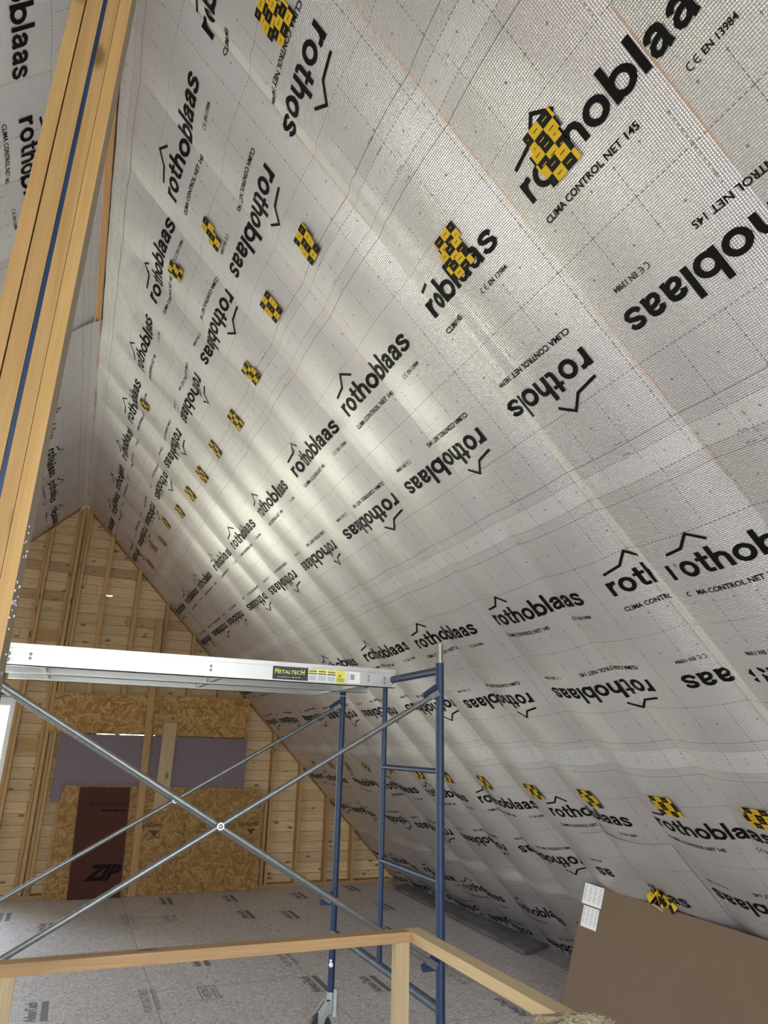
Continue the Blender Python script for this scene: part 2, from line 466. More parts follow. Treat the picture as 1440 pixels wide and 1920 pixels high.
def logo_word():
    """the nine-stroke grotesque word mark, x-height 1"""
    T = .255; G = {}
    ring = lambda cx: stroke(arc(cx, .5, .375, .395, 0, 360, 32)[:-1]+[(cx+.375, .5), (cx+.374, .52)], T)
    G['o'] = (ring(.51), 1.02)
    G['l'] = (bar2(0, 0, T+.01, 1.50), T+.01)
    G['r'] = (merge(bar2(0, 0, T+.01, 1.0), stroke([(.13, .42), (.17, .66), (.30, .83), (.46, .885), (.60, .875)], T)), .60)
    G['t'] = (merge(bar2(.17, .25, .17+T, 1.32), bar2(0, .80, .66, 1.0), stroke([(.297, .40), (.30, .24), (.37, .13), (.48, .105), (.66, .115)], T-.03)), .66)
    G['h'] = (merge(bar2(0, 0, T+.01, 1.50), stroke([(.13, .45), (.19, .70), (.34, .865), (.52, .88), (.68, .80), (.755, .62), (.765, 0)], T)), .90)
    G['b'] = (merge(bar2(0, 0, T+.01, 1.50), shift(ring(.51), .015, 0)), 1.03)
    G['a'] = (merge(stroke([(.155, .655), (.20, .80), (.34, .89), (.50, .895), (.655, .83), (.715, .68), (.715, .30), (.73, .12), (.76, 0)], T),
                    stroke([(.70, .575), (.45, .545), (.24, .47), (.155, .30), (.20, .16), (.33, .10), (.50, .135), (.65, .26), (.70, .42)], .215)), .90)
    G['s'] = (stroke([(.815, .70), (.72, .84), (.56, .90), (.36, .895), (.21, .82), (.18, .70), (.28, .59), (.50, .52), (.72, .44), (.79, .30), (.70, .16), (.52, .10), (.30, .105), (.16, .18), (.085, .32)], .235), .90)
    out = []; x = 0
    for c in 'rothoblaas':
        g, w = G[c]; out.append(shift(g, x, 0)); x += w+.10
    vs, fs = merge(*out); k = .78/(x-.10)
    return [(a*k, b*.0715) for a, b in vs], fs
LOGO = merge(logo_word(), stroke([(.028, .112), (.135, .128), (.196, .180), (.262, .135)], .0125))
SUB = shift(fit(text2d('CLIMA CONTROL NET 145', .018, 2), .415, .023), 0, -.085)
CE = merge(stroke([(.020*math.cos(a)*.5+.010+.585, .010+.010*math.sin(a)) for a in [math.pi*(.35+i*.13) for i in range(11)]], .003),
           stroke([(.020*math.cos(a)*.5+.034+.585, .010+.010*math.sin(a)) for a in [math.pi*(.35+i*.13) for i in range(11)]], .003),
           stroke([(.026+.585, .010), (.037+.585, .010)], .003),
           shift(fit(text2d('EN 13984', .015, 2), .105, .019), .637, 0))
CE = shift(CE, 0, -.082)
BLOCK = gridcut(merge(LOGO, SUB, CE), .06)
CM10 = fit(text2d('10 cm', 0, 1), .034, .009); CM15 = fit(text2d('15 cm', 0, 1), .034, .009)

# ------------------------------------------------------------------ the roof slopes
RX, RZ = -.262, 4.859
C45, S45 = math.cos(math.radians(45.26)), math.sin(math.radians(45.26))
BND = [.04, 1.487, 2.922, 4.387, 5.83]
def hfun(Y, s, side):
    """how far the sheet bulges into the room between the rafters"""
    k = ((Y-.955)/.605) % 1.0; b_ = int((Y-.955)//.605)
    rr = math.sin(b_*12.9+side)*.5+.5
    a = (.024+.012*rr)*min(1, max(.12, s/.5))
    if s > 4.4: a *= 1+.35*min(1, (s-4.4)/1.0)
    h = a*(1-(2*k-1)**2)
    h += .0022*math.sin(Y*7.1+s*2.3+side)*math.sin(s*3.1+Y*1.7)
    h += .0006*math.sin(Y*17+s*3.7)*math.sin(s*8.3-Y*5.0)
    if s > 5.0: h += .008*math.sin(s*13+Y*2.2)*math.sin(Y*3.3+1)*min(1, (s-5)/.6)
    if side == 0 and s < 4.3: h += .007*math.exp(-((Y-2.05)/.035)**2)-.004*math.exp(-((Y-2.0)/.03)**2)   # loose lip at the splice
    return h
def P_right(Y, s, off=0.0):
    h = hfun(Y, s, 0)+off
    return Vector((RX+C45*s-S45*h, Y, RZ-S45*s-C45*h))
LX = -.305
def P_left(Y, s, off=0.0):
    h = hfun(Y, s, 5)+off
    return Vector((LX-C45*s+S45*h, Y, RZ-S45*s-C45*h))
def grid_sheet(name, Pf, y0, y1, s0, s1, uvph, vbase, prints, mats, lift=0.0, edge=None, sedge=None, tails=None, ny=None):
    """one membrane sheet with its printing, as one mesh; prints = (flat letters, function to (Y, s))"""
    brk = [y0]+[.955+.605*k for k in range(-12, 30) if y0+.012 < .955+.605*k < y1-.012]+[y1]; ys = [y0]
    for a_, c_ in zip(brk, brk[1:]):
        q_ = max(1, int(round((c_-a_)/.0504))); ys += [a_+(c_-a_)*(i+1)/q_ for i in range(q_)]
    n = len(ys)-1
    m_ = max(3, int(round((s1-s0)/.06))); ss = [s0+(s1-s0)*j/m_ for j in range(m_+1)]
    V, Fq, mi, UV, PL = [], [], [], [], []
    for i, y in enumerate(ys):
        for j, s in enumerate(ss):
            yy = y; s_ = s
            if edge and i == n: yy = y+edge(s)
            if edge and i == n-1: yy = y+edge(s)*.5
            if sedge and j == 0: s_ = s+sedge(y)
            o_ = lift
            V.append(Pf(yy, s_, o_)); UV.append((yy-uvph, s_-vbase)); PL.append((yy, s_))
    if tails:                                   # a run of extra points past the last s: the sheet turning on to the floor
        for i, y in enumerate(ys):
            base = V[i*(m_+1)+m_]
            pass
    for i in range(n):
        for j in range(m_):
            a = i*(m_+1)+j; Fq.append((a, a+1, a+m_+2, a+m_+1)); mi.append(0)
    if tails:
        prev = [i*(m_+1)+m_ for i in range(n+1)]
        for k, tf in enumerate(tails):
            cur = []
            for i, y in enumerate(ys):
                cur.append(len(V)); V.append(tf(y)); UV.append((y-uvph, s1-vbase+.05*(k+1))); PL.append((y, s1+.05*(k+1)))
            for i in range(n): Fq.append((prev[i], cur[i], cur[i+1], prev[i+1])); mi.append(0)
            prev = cur
    for t_, fn in prints:
        o = len(V)
        for x, y in t_[0]:
            Yp, sp_ = fn(x, y); V.append(Pf(Yp, sp_, lift+.0018)); UV.append((0, 0)); PL.append((Yp, sp_))
        for f in t_[1]: Fq.append([k+o for k in f]); mi.append(1)
    me = bpy.data.meshes.new(name); org = Vector(V[0]); org = Vector((org.x, (y0+y1)/2, min(p.z for p in V)))
    me.from_pydata([p-org for p in V], [], Fq)
    for m in mats: me.materials.append(m)
    me.polygons.foreach_set('material_index', mi); me.polygons.foreach_set('use_smooth', [True]*len(mi)); me.set_sharp_from_angle(angle=math.radians(11))
    for nm, src in (('UVMap', UV), ('Place', PL)):
        l = me.uv_layers.new(name=nm)
        for lp in me.loops: l.data[lp.index].uv = src[lp.vertex_index]
    o = bpy.data.objects.new(name, me); COL.objects.link(o); o.location = org
    return o
def rows(y0, y1, Yr, up_s, inv_s, right=True, s0=None, s1=None, extra=True, cmv=None):
    """the repeated logos on one sheet, cut off at the sheet's ends"""
    out = []; per = .975
    def put(t_, fn, flip):
        # fn: x -> Y ; y -> s ; flip tells in which sense x runs
        planes = []
        xa, xb = [v[0] for v in t_[0]], None
        Ya = [fn(x, 0)[0] for x in (min(xa), max(xa))]
        if max(Ya) < y0 or min(Ya) > y1: return
        if min(Ya) < y0 or max(Ya) > y1 or s0 is not None:
            sgn = 1 if fn(1, 0)[0] > fn(0, 0)[0] else -1; Y0 = fn(0, 0)[0]
            xlo, xhi = sorted(((y0-Y0)*sgn, (y1-Y0)*sgn)); planes = [((xhi, 0), (1, 0)), ((xlo, 0), (-1, 0))]
            t_ = clip2d(t_, planes)
            if not t_[1]: return
        out.append((t_, fn))
    k0 = int((y0-Yr)/per)-2
    for k in range(k0, k0+int((y1-y0)/per)+5):
        a = Yr+k*per
        if right:
            if up_s is not None: put(BLOCK, lambda x, y, a=a: (a-x, up_s-y), -1)
            if inv_s is not None: put(BLOCK, lambda x, y, a=a: (a-.78+x, inv_s+y), 1)
        else:
            if up_s is not None: put(BLOCK, lambda x, y, a=a: (a+x, up_s-y), 1)
            if inv_s is not None: put(BLOCK, lambda x, y, a=a: (a+.78-x, inv_s+y), -1)
        for b_, cs in (cmv or []):
            if right: put(b_, lambda x, y, a=a, cs=cs: (a+.35-x, cs-y), -1)
            else: put(b_, lambda x, y, a=a, cs=cs: (a+.35+x, cs-y), 1)
    return out
def wav(amp, ph): return lambda s: amp*(math.sin(s*3.7+ph)+.6*math.sin(s*9.1+ph*2)+.3*math.sin(s*23+ph))
G_SH = 'printed silver membrane sheets on the roof slopes'
def cms(B, B2): return [(CM15, B+.094), (CM10, B+.046), (CM15, B2-.106), (CM10, B2-.056)]
YEND = 9.95
sheet_specs = [
    # name label, y0, y1, s0, s1, Yr, course
    ('silver membrane strip along the ridge, far piece running from the white splice to the gable', 2.085, YEND, .008, 1.50, 3.17, 0, .0),
    ('silver membrane strip along the ridge, near piece cut off by the top of the picture', -3.15, 2.10, .008, 1.50, 1.51, 0, .004),
    ('silver membrane strip second below the ridge, far piece with the brightest window glare', 2.085, YEND, 1.47, 2.935, 3.17, 1, .0),
    ('silver membrane strip second below the ridge, near piece with the largest lettering at upper right', -3.15, 2.10, 1.47, 2.935, 1.487, 1, .004),
    ('silver membrane strip third below the ridge, far piece whose lettering runs above the scaffold', 2.085, YEND, 2.905, 4.40, 3.36, 2, .0),
    ('silver membrane strip third below the ridge, near piece at the right edge of the picture', -3.15, 2.13, 2.905, 4.40, 2.033, 2, .004),
    ('silver membrane strip fourth below the ridge with the lower row of checked tape patches', -3.15, YEND, 4.37, 5.845, 3.37, 3, .0),
]
for lab, y0, y1, s0, s1, Yr, c, lift in sheet_specs:
    B = BND[c]; up_s = [.535, 1.985, 3.412, 4.905][c]; inv_s = [.975, 2.445, 3.87, 5.36][c]
    cm = cms(B, BND[c+1]); far = y1 > 9
    pr = rows(y0, y1, Yr, up_s, inv_s, cmv=cm)
    if c == 3:                                   # the offcut covers part of the lower lettering
        pr = [q for q in pr]
    o = grid_sheet('membrane_sheet', P_right, y0, y1, s0, s1, Yr+.0975, B, pr, [M_mem, M_ink], lift=lift,
                   edge=wav(.02, c+1) if far else None, sedge=wav(.004, 2) if c == 0 else None)
    tag(o, lab, 'membrane sheet', G_SH)
# lowest strip turns on to the floor
def tail1(y): return Vector((RX+C45*6.80-.03-.012*math.sin(y*4), y, .035))
def tail2(y): return Vector((4.40+.01*math.sin(y*5), y, .012))
def tail3(y): return Vector((4.22+.02*math.sin(y*3.1), y, .004+.002*math.sin(y*7)))
pr = rows(-3.15, YEND, 6.36, 6.30, None, cmv=cms(BND[4], 9)[:2])+rows(-3.15, YEND, 6.36, None, 6.655)
pr = [q for q in pr]
o = grid_sheet('membrane_sheet', P_right, -3.15, YEND, 5.815, 6.80, 6.36+.0975, BND[4], pr, [M_mem, M_ink], edge=wav(.015, 7), tails=[tail1, tail2, tail3])
tag(o, 'lowest silver membrane strip, bluish, folding on to the floor above the grey board', 'membrane sheet', G_SH)
# offcut laid over the fourth strip
def rows_off():
    t_ = clip2d(merge(LOGO, CE), [((.78+.02, 0), (1, 0)), ((.425, 0), (-1, 0))])
    t_ = gridcut(t_, .06)
    return [(t_, lambda x, y: (4.40-x, 5.55-y))]
o = grid_sheet('membrane_sheet', P_right, 3.40, 4.19, 5.04, 5.80, 4.50, 4.94, rows_off(), [M_mem, M_ink], lift=.005)
tag(o, 'small silver membrane offcut with upright lettering just above the leaning brown panel', 'membrane sheet', G_SH)
# left slope
pr = rows(-3.15, 5.17, 2.955, .515, .96, right=False, cmv=cms(.02, 1.44))
o = grid_sheet('membrane_sheet', P_left, -3.15, 5.17, .012, 1.50, 2.955+.0975, .02, pr, [M_mem_lit, M_ink])
tag(o, 'silver membrane strip on the left slope, near piece left of the timber post', 'membrane sheet', G_SH)
pr = rows(5.14, YEND, 7.15, .515, .96, right=False, cmv=cms(.02, 1.44))
o = grid_sheet('membrane_sheet', lambda Y, s, off=0.: P_left(Y, s, off)+Vector((.045*max(0, 1-s/.12), 0, .012*max(0, 1-s/.12))), 5.14, YEND, .0, 1.50, 7.15+.0975, .02, pr, [M_mem_lit, M_ink], lift=.012, edge=wav(.02, 4))
tag(o, 'silver membrane strip on the left slope, far piece beyond the bare ridge beam', 'membrane sheet', G_SH)
o = grid_sheet('membrane_sheet', P_left, -3.15, YEND, 1.46, 3.50, 2.955, 1.44, [], [M_mem_lit, M_ink])
tag(o, 'silver membrane strip low on the left slope, hidden behind the timber post', 'membrane sheet', G_SH)
# checked tape patches over the blow-in holes
def patch(Yc, sc, w, h, seed, label, crumple=0.0, ang=0.0):
    rr = random.Random(seed); b_ = MB(); cw, ch = .046, .030
    nstrip = max(2, int(round(h/ .052)))
    for k in range(nstrip):
        sh = rr.uniform(-.02, .02); sv = (k-(nstrip-1)/2)*h/nstrip
        x0, x1 = -w/2+sh+rr.uniform(-.008, .008), w/2+sh+rr.uniform(-.008, .008)
        lift = .0085+.0012*k
        ph = rr.uniform(0, cw)
        for row in range(2):
            y0 = sv-h/nstrip*.62+row*h/nstrip*.62; y1 = y0+h/nstrip*.62
            cells = []; x = x0-((x0+ph) % cw)
            i = int(round((x+ph)/cw))
            while x < x1:
                a, bb = max(x, x0), min(x+cw, x1)
                if bb-a > .002:
                    mi = (i+row+k) % 2
                    def pt(u_, v_): 
                        ca, sa = math.cos(ang), math.sin(ang); uu, vv = u_*ca-v_*sa, u_*sa+v_*ca
                        return P_right(Yc+uu, sc+vv, lift+crumple*(.5+.5*math.sin(uu*60+vv*35))*(1+math.sin(vv*47)))
                    b_.add([pt(a, y0), pt((a+bb)/2, y0), pt(bb, y0), pt(bb, y1), pt((a+bb)/2, y1), pt(a, y1)], [(0, 1, 4, 5), (1, 2, 3, 4)], mi)
                    if bb-a > .03 and h > .1:      # the thin printed line on every cell
                        lift2 = lift; lift += .0008; ym = (y0+y1)/2
                        b_.add([pt(a+.012, ym-.0012), pt(bb-.012, ym-.0012), pt(bb-.012, ym+.0012), pt(a+.012, ym+.0012)], [(0, 1, 2, 3)], 1-mi)
                        lift = lift2
                x += cw; i += 1
    o = build('tape_patch', b_, [M_yellow, M_tblack]); 
    return tag(o, label, 'tape patch', 'yellow and black checked tape patches')
ordn = ['first', 'second', 'third', 'fourth', 'fifth', 'sixth', 'seventh', 'eighth', 'ninth', 'tenth', 'eleventh', 'twelfth', 'thirteenth', 'fourteenth']
upper = [(2.50, 1.330, .13, .125), (3.07, 1.300, .13, .12), (3.711, 1.362, .13, .12), (4.323, 1.41, .13, .12), (4.931, 1.373, .11, .12), (5.503, 1.367, .13, .12), (6.074, 1.347, .13, .12), (6.667, 1.328, .12, .12), (7.348, 1.24, .12, .12), (7.97, 1.284, .12, .12), (8.477, 1.217, .12, .11), (9.25, 1.259, .16, .13)]
for i, (a, s, w, h) in enumerate(upper):
    patch(a, s, w, h, 10+i, '%s checked tape patch from the splice in the upper row on the ridge strip' % ordn[i])
patch(1.30, 1.918, .145, .16, 40, 'largest yellow and black checked tape patch, stuck over big lettering at upper right')
patch(1.86, 1.880, .135, .15, 41, 'yellow and black checked tape patch over lettering, beside the white splice on the second strip')
patch(1.83, .815, .14, .15, 42, 'yellow and black checked tape patch cut by the top edge of the picture')
patch(3.083, .811, .10, .13, 43, 'narrow yellow and black checked tape patch above the nearest whole lettering on the ridge strip')
patch(3.637, .640, .11, .10, 44, 'nearer checked tape patch over the last letters of a ridge strip logo')
patch(5.535, .626, .11, .10, 45, 'farther checked tape patch over the last letters of a ridge strip logo')
lower = [(2.57, 4.715, .17, .115), (3.141, 4.69, .17, .115), (3.765, 4.70, .14, .12), (4.366, 4.69, .15, .11), (4.982, 4.65, .12, .11), (5.559, 4.63, .12, .11), (6.097, 4.626, .13, .1), (6.721, 4.60, .12, .1), (7.366, 4.604, .11, .1), (7.98, 4.628, .11, .1), (8.555, 4.616, .12, .1), (9.261, 4.64, .12, .1)]
for i, (a, s, w, h) in enumerate(lower):
    patch(a, s, w, h, 60+i, '%s checked tape patch from the right in the lower row on the fourth strip' % ordn[i])
o = patch(3.90, 5.575, .24, .13, 90, 'crumpled yellow and black tape patch with white backing behind the top of the brown panel', crumple=.022, ang=.5)
o['_x'] = 1; del o['_x']
bk = MB(); bk.add([P_right(3.99, 5.60, .055), P_right(3.90, 5.61, .06), P_right(3.86, 5.72, .05), P_right(3.97, 5.72, .045), P_right(3.99, 5.60, .052), P_right(3.90, 5.61, .057), P_right(3.86, 5.72, .047), P_right(3.97, 5.72, .042)], [(0, 1, 2, 3), (7, 6, 5, 4), (0, 4, 5, 1), (1, 5, 6, 2), (2, 6, 7, 3), (3, 7, 4, 0)])
o['_org'] = list(o.location); q = build('white_backing', bk, M_paper, parent=o); q['label'] = 'white backing paper'

# ------------------------------------------------------------------ shell
b_ = MB()
q = .20
def off_r(y, s): return P_flat(y, s, -q)
def P_flat(y, s, h): return Vector((RX+C45*s-S45*h, y, RZ-S45*s-C45*h))
def P_flatl(y, s, h): return Vector((LX-C45*s+S45*h, y, RZ-S45*s-C45*h))
for Pf, smax in ((P_flat, 7.15), (P_flatl, 3.62)):
    b_.prism([Pf(-3.45, -.2, -q), Pf(-3.45, smax, -q), Pf(-3.45, smax, -q-.1), Pf(-3.45, -.2, -q-.1)], (0, 13.75, 0))
build('ceiling', b_, M_dark, kind='structure')
# floor with its printed stamps
b_ = MB(); b_.box((-2.95, -3.45, -.03), (5.0, 10.25, 0))
ADV = merge(fit(text2d('AdvanTech', .03, 2, .25), .40, .075), ([(0, -.075), (.40, -.075), (.40, -.03), (0, -.03)], [[0, 1, 2, 3]]))
FLAT = merge(fit(text2d('FLAT OUT BEST', .0, 2), .50, .055), shift(fit(text2d('FOR QUIET, STIFF FLOORS', .0, 1), .46, .03), .02, -.06))
LIFE = merge(shift(fit(text2d('LIFETIME', .0, 2), .24, .05), .03, .03), shift(fit(text2d('LIMITED WARRANTY', .0, 1), .24, .025), .03, -.015), stroke([(0, -.03), (.30, -.03), (.30, .10), (0, .10), (0, -.03)], .006))
def stamp(t_, X, Y):
    w = max(v[0] for v in t_[0])
    b_.add([(X-y, Y-w/2+x, .0012) for x, y in t_[0]], t_[1], 1)
for X, Y in ((2.04, 6.02), (2.485, 5.873), (1.29, 6.944), (2.045, 8.511), (2.502, 8.377), (1.305, 9.448), (2.047, 9.398), (3.258, 5.071), (.06, 6.05), (-.375, 9.094), (.047, 8.493), (3.68, 8.463), (3.70, 9.6), (3.26, 7.35), (2.9, 9.35)): stamp(ADV, X, Y)
for X, Y in ((.80, 6.06), (.831, 8.612), (2.02, 6.796), (3.2, 5.90)): stamp(FLAT, X, Y)
for X, Y in ((1.263, 6.079), (1.284, 8.553)): stamp(LIFE, X, Y)
build('floor', b_, [M_floor, M_ink_floor], org=(1, 3, 0), kind='structure')
# gable sheathing: boards with the window opening and the gaps that let daylight in
WIN = (-2.48, -.66, .26, 2.25)
holes = [WIN, (.30, 1.02, 1.8480, 1.8530), (.155, .235, 3.640, 3.652), (2.665, 2.680, .938, .952), (2.61, 2.626, .795, .811)]
b_ = MB()
row = 0
while row*.13 < 4.95:
    z0, z1 = row*.13, row*.13+.13
    half = max(.1, (4.859-z0)/S45*C45+.22)
    xa, xb = max(-2.9, RX-half), RX+half
    xs = sorted({xa, xb}|{min(max(h[k], xa), xb) for h in holes for k in (0, 1) if h[2] < z1 and h[3] > z0})
    for x0, x1 in zip(xs, xs[1:]):
        if x1-x0 < 1e-6: continue
        spans = [(z0, z1)]
        for h in holes:
            if h[0] < (x0+x1)/2 < h[1]:
                spans = [p for a, c in spans for p in ((a, min(c, h[2])), (max(a, h[3]), c)) if p[1]-p[0] > 1e-6]
        for a, c in spans: b_.box((x0, 10.09, a), (x1, 10.11, c))
    row += 1
build('wall_back', b_, M_boards, org=(0, 10.1, 0), kind='structure')
b_ = MB()
WR = (-2.0, 1.6, .30, 3.0)
for a, c in (((-2.95, .0), (WR[0], 4.9)), ((WR[1], 0), (4.9, 4.9)), ((WR[0], 0), (WR[1], WR[2])), ((WR[0], WR[3]), (WR[1], 4.95))):
    b_.box((a[0], -3.32, a[1]), (c[0], -3.20, c[1]))
build('wall_front', b_, M_boards, org=(0, -3.3, 0), kind='structure')
b_ = MB()
WS = (3.0, 4.6, .45, 2.15)
for a, c in (((-3.2, 0), (WS[0], 2.5)), ((WS[1], 0), (10.09, 2.5)), ((WS[0], 0), (WS[1], WS[2])), ((WS[0], WS[3]), (WS[1], 2.5))):
    b_.box((-2.90, a[0], a[1]), (-2.80, c[0], c[1]))
build('wall_left', b_, M_boards, org=(-2.85, 3, 0), kind='structure')
def window(name, P, w, h, nm):
    """P(a, b, d) maps across, up, depth; frame, mullions and panes"""
    fr = MB()
    def bx(a0, b0, a1, b1, d0, d1, mb):
        pts = [P(a, b2, d) for d in (d0, d1) for b2 in (b0, b1) for a in (a0, a1)]
        mb.add(pts, [(0, 2, 3, 1), (4, 5, 7, 6), (0, 1, 5, 4), (2, 6, 7, 3), (0, 4, 6, 2), (1, 3, 7, 5)])
    t_ = .055
    bx(0, 0, w, t_, 0, .09, fr); bx(0, h-t_, w, h, 0, .09, fr); bx(0, t_, t_, h-t_, 0, .09, fr); bx(w-t_, t_, w, h-t_, 0, .09, fr)
    for k in range(1, nm): bx(w*k/nm-.03, t_, w*k/nm+.03, h-t_, 0, .09, fr)
    o = build(name, fr, M_white, org=P(w/2, 0, .04), kind='structure'); o['_org'] = list(o.location)
    for k in range(nm):
        a0 = w*k/nm+(t_ if k == 0 else .03); a1 = w*(k+1)/nm-(t_ if k == nm-1 else .03)
        s_ = MB(); mz = h*.52
        for (y0, y1, d) in ((t_, mz+.02, .02), (mz-.02, h-t_, .05)):
            bx(a0, y0, a1, y0+.04, d, d+.03, s_); bx(a0, y1-.04, a1, y1, d, d+.03, s_); bx(a0, y0+.04, a0+.04, y1-.04, d, d+.03, s_); bx(a1-.04, y0+.04, a1, y1-.04, d, d+.03, s_)
        sash = build('sash', s_, M_white, parent=o); 
        for (y0, y1, d) in ((t_, mz+.02, .02), (mz-.02, h-t_, .05)):
            g_ = MB(); bx(a0+.04, y0+.04, a1-.04, y1-.04, d+.013, d+.017, g_)
            build('pane', g_, M_glass, parent=o)
    return o
window('window_1', lambda a, b, d: Vector((WIN[0]+a, 10.02+d, WIN[2]+b)), WIN[1]-WIN[0], WIN[3]-WIN[2], 2)
window('window_2', lambda a, b, d: Vector((-2.80-d, WS[0]+a, WS[2]+b)), WS[1]-WS[0], WS[3]-WS[2], 2)
window('window_3', lambda a, b, d: Vector((WR[0]+a, -3.20-d, WR[2]+b)), WR[1]-WR[0], WR[3]-WR[2], 3)

# ------------------------------------------------------------------ gable framing
def top_at(x): return RZ-abs(x-RX)*S45/C45-.03
G_ST = 'bare timber studs of the gable wall'
def stud(x0, x1, lab, z0=.042, z1=None, y0=GY, y1=10.09):
    a, c = (top_at(x0) if z1 is None else z1), (top_at(x1) if z1 is None else z1)
    b_ = MB(); vs = [(x0, y0, z0), (x1, y0, z0), (x1, y1, z0), (x0, y1, z0), (x0, y0, a), (x1, y0, c), (x1, y1, c), (x0, y1, a)]
    b_.add(vs, [(0, 3, 2, 1), (4, 5, 6, 7), (0, 1, 5, 4), (1, 2, 6, 5), (2, 3, 7, 6), (3, 0, 4, 7)])
    o = build('gable_stud', b_, pine[2]); tag(o, lab, 'stud', G_ST)
stud(-.690, -.652, 'outer of the two gable studs right of the window')
stud(-.648, -.610, 'inner of the two gable studs right of the window')
stud(-.352, -.312, 'leftmost of the four gable studs bunched under the peak')
stud(-.306, -.262, 'second from left of the four gable studs bunched under the peak')
stud(-.246, -.208, 'third from left of the four gable studs bunched under the peak')
stud(-.204, -.170, 'rightmost of the four gable studs bunched under the peak')
for x, w, lab in ((.128, .06, 'gable stud next right of the bunch under the peak, beside the slit of daylight'), (.545, .055, 'gable stud between the slit of daylight and the long loose batten'), (.970, .042, 'gable stud just right of the top of the long loose batten'), (1.374, .042, 'gable stud meeting the slope just above the right part of the scaffold planks'),
                (1.79, .040, 'gable stud hidden behind the right half of the strand board sheets'), (2.20, .040, 'gable stud behind the right edge of the upper strand board strip'), (2.622, .040, 'tall gable stud just right of the strand board and foam sheets'), (3.030, .040, 'gable stud third from the right end of the bottom plate'), (3.445, .040, 'gable stud second from the right end of the bottom plate'), (3.835, .038, 'shortest gable stud at the right end of the bottom plate'),
                (-.02, .04, 'gable stud standing behind the left edge of the strand board')):
    if x == -.02: stud(x-.02, x+.02, lab, z1=1.7, z0=.042)
    else: stud(x-w/2, x+w/2, lab)
stud(2.535, 2.575, 'reddish board standing against the stud right of the lower strand board', z1=1.05, y0=9.93, y1=9.949)
b_ = MB(); b_.box((-2.75, GY, 0.0), (4.42, 10.09, .04)); tag(build('bottom_plate', b_, pine[0]), 'long timber plate on the floor under the gable studs', 'timber plate')
def rafter(sgn, smax):
    b_ = MB(); Pf = P_flat if sgn > 0 else P_flatl
    b_.prism([Pf(9.96, .05, -.055), Pf(9.96, smax, -.055), Pf(9.96, smax, -.012), Pf(9.96, .05, -.012)], (0, .12, 0)); return b_
# sloped top plates seen as a brown edge under the membrane
b_ = MB(); b_.prism([P_flat(9.945, .02, -.02), P_flat(9.945, 6.72, -.02), P_flat(9.945, 6.72, .018), P_flat(9.945, .08, .018)], (0, .14, 0))
tag(build('sloping_plate', b_, pine[0]), 'sloping timber plate on top of the gable studs, right side', 'timber plate')
b_ = MB(); b_.prism([P_flatl(9.945, .02, -.02), P_flatl(9.945, 3.3, -.02), P_flatl(9.945, 3.3, .018), P_flatl(9.945, .08, .018)], (0, .14, 0))
tag(build('sloping_plate', b_, pine[0]), 'sloping timber plate on top of the gable studs, left of the peak', 'timber plate')
b_ = MB(); b_.box((-.590, 10.00, 1.62), (-.355, 10.09, 1.76)); tag(build('blocking', b_, pine[0]), 'dark short blocking board between the studs right of the window', 'timber block')
b_ = MB(); b_.box((-.610, 10.05, 2.98), (-.355, 10.09, 3.12)); tag(build('blocking', b_, pine[0]), 'short blocking board between studs above the left end of the planks', 'timber block')

# ridge beam
b_ = MB(); b_.box((-.305, -3.2, 4.845), (-.266, 9.94, 5.08)); tag(build('ridge_beam', b_, wood('ridge_lumber', 1, (.60, .34, .14), (.44, .22, .08))), 'bare timber ridge beam showing between the two roof slopes', 'beam')

# timber post: four plies with a blue film between the middle two
px0, pz1, py0, py1 = -.324, 4.845, 1.73, 1.885
root = thing('timber_post', (-.245, 1.79, 0), 'tall built-up timber post of four plies with a blue strip, left foreground', 'post')
edges = [(-.324, -.2890), (-.2845, -.2425), (-.2305, -.1985), (-.1972, -.1655)]
for i, (a, c) in enumerate(edges):
    b_ = MB(); b_.box((a, py0+(.004 if i == 0 else 0), 0), (c, py1, pz1)); 
    if i == 3: b_.m = [1 if k == 5 else 0 for k in range(6)]
    o = build('ply', b_, [post_wood, M_weathered], parent=root)
b_ = MB(); b_.box((-.2422, py0+.006, 0), (-.2308, py1-.01, pz1)); o = build('film_strip', b_, M_bluefilm, parent=root); o['label'] = 'blue film between the plies'
b_ = MB()
rr = random.Random(3)
for i in range(34):                              # torn flecks of film stuck on the edge near the bottom
    z = 1.80+rr.random()**1.3*.45; 
    b_.dome((-.1655, py0+.004+rr.random()*.1, z), (1, -.3, 0), .0015+rr.random()*.003, .001+rr.random()*.003, 6)
o = build('fleck', b_, M_paper, parent=root); o['kind'] = 'stuff'; o['label'] = 'whitish flecks along the corner'

# ------------------------------------------------------------------ sheets leaning on the gable
def leaf(name, quad, thick, m, lab, cat, extra=None, mats=None):
    """board with the four front corners given (bl, br, tr, tl), thickness towards +Y"""
    b_ = MB(); b_.prism([Vector(p) for p in quad], (0, thick, 0))
    o = build(name, b_, mats or m); return tag(o, lab, cat)
leaf('strand_board', [(-.272, 9.935, 1.855), (2.228, 9.935, 1.852), (2.222, 9.935, 2.372), (-.262, 9.935, 2.338)], .014, M_osb, 'narrow strand board strip fixed across the gable studs under the scaffold planks', 'board')
leaf('foam_sheet', [(-.115, 9.885, 1.062), (2.22, 9.885, 1.085), (2.22, 9.915, 1.835), (-.122, 9.915, 1.842)], .018, M_foam, 'purple foam insulation sheet between the two strand boards', 'foam board')
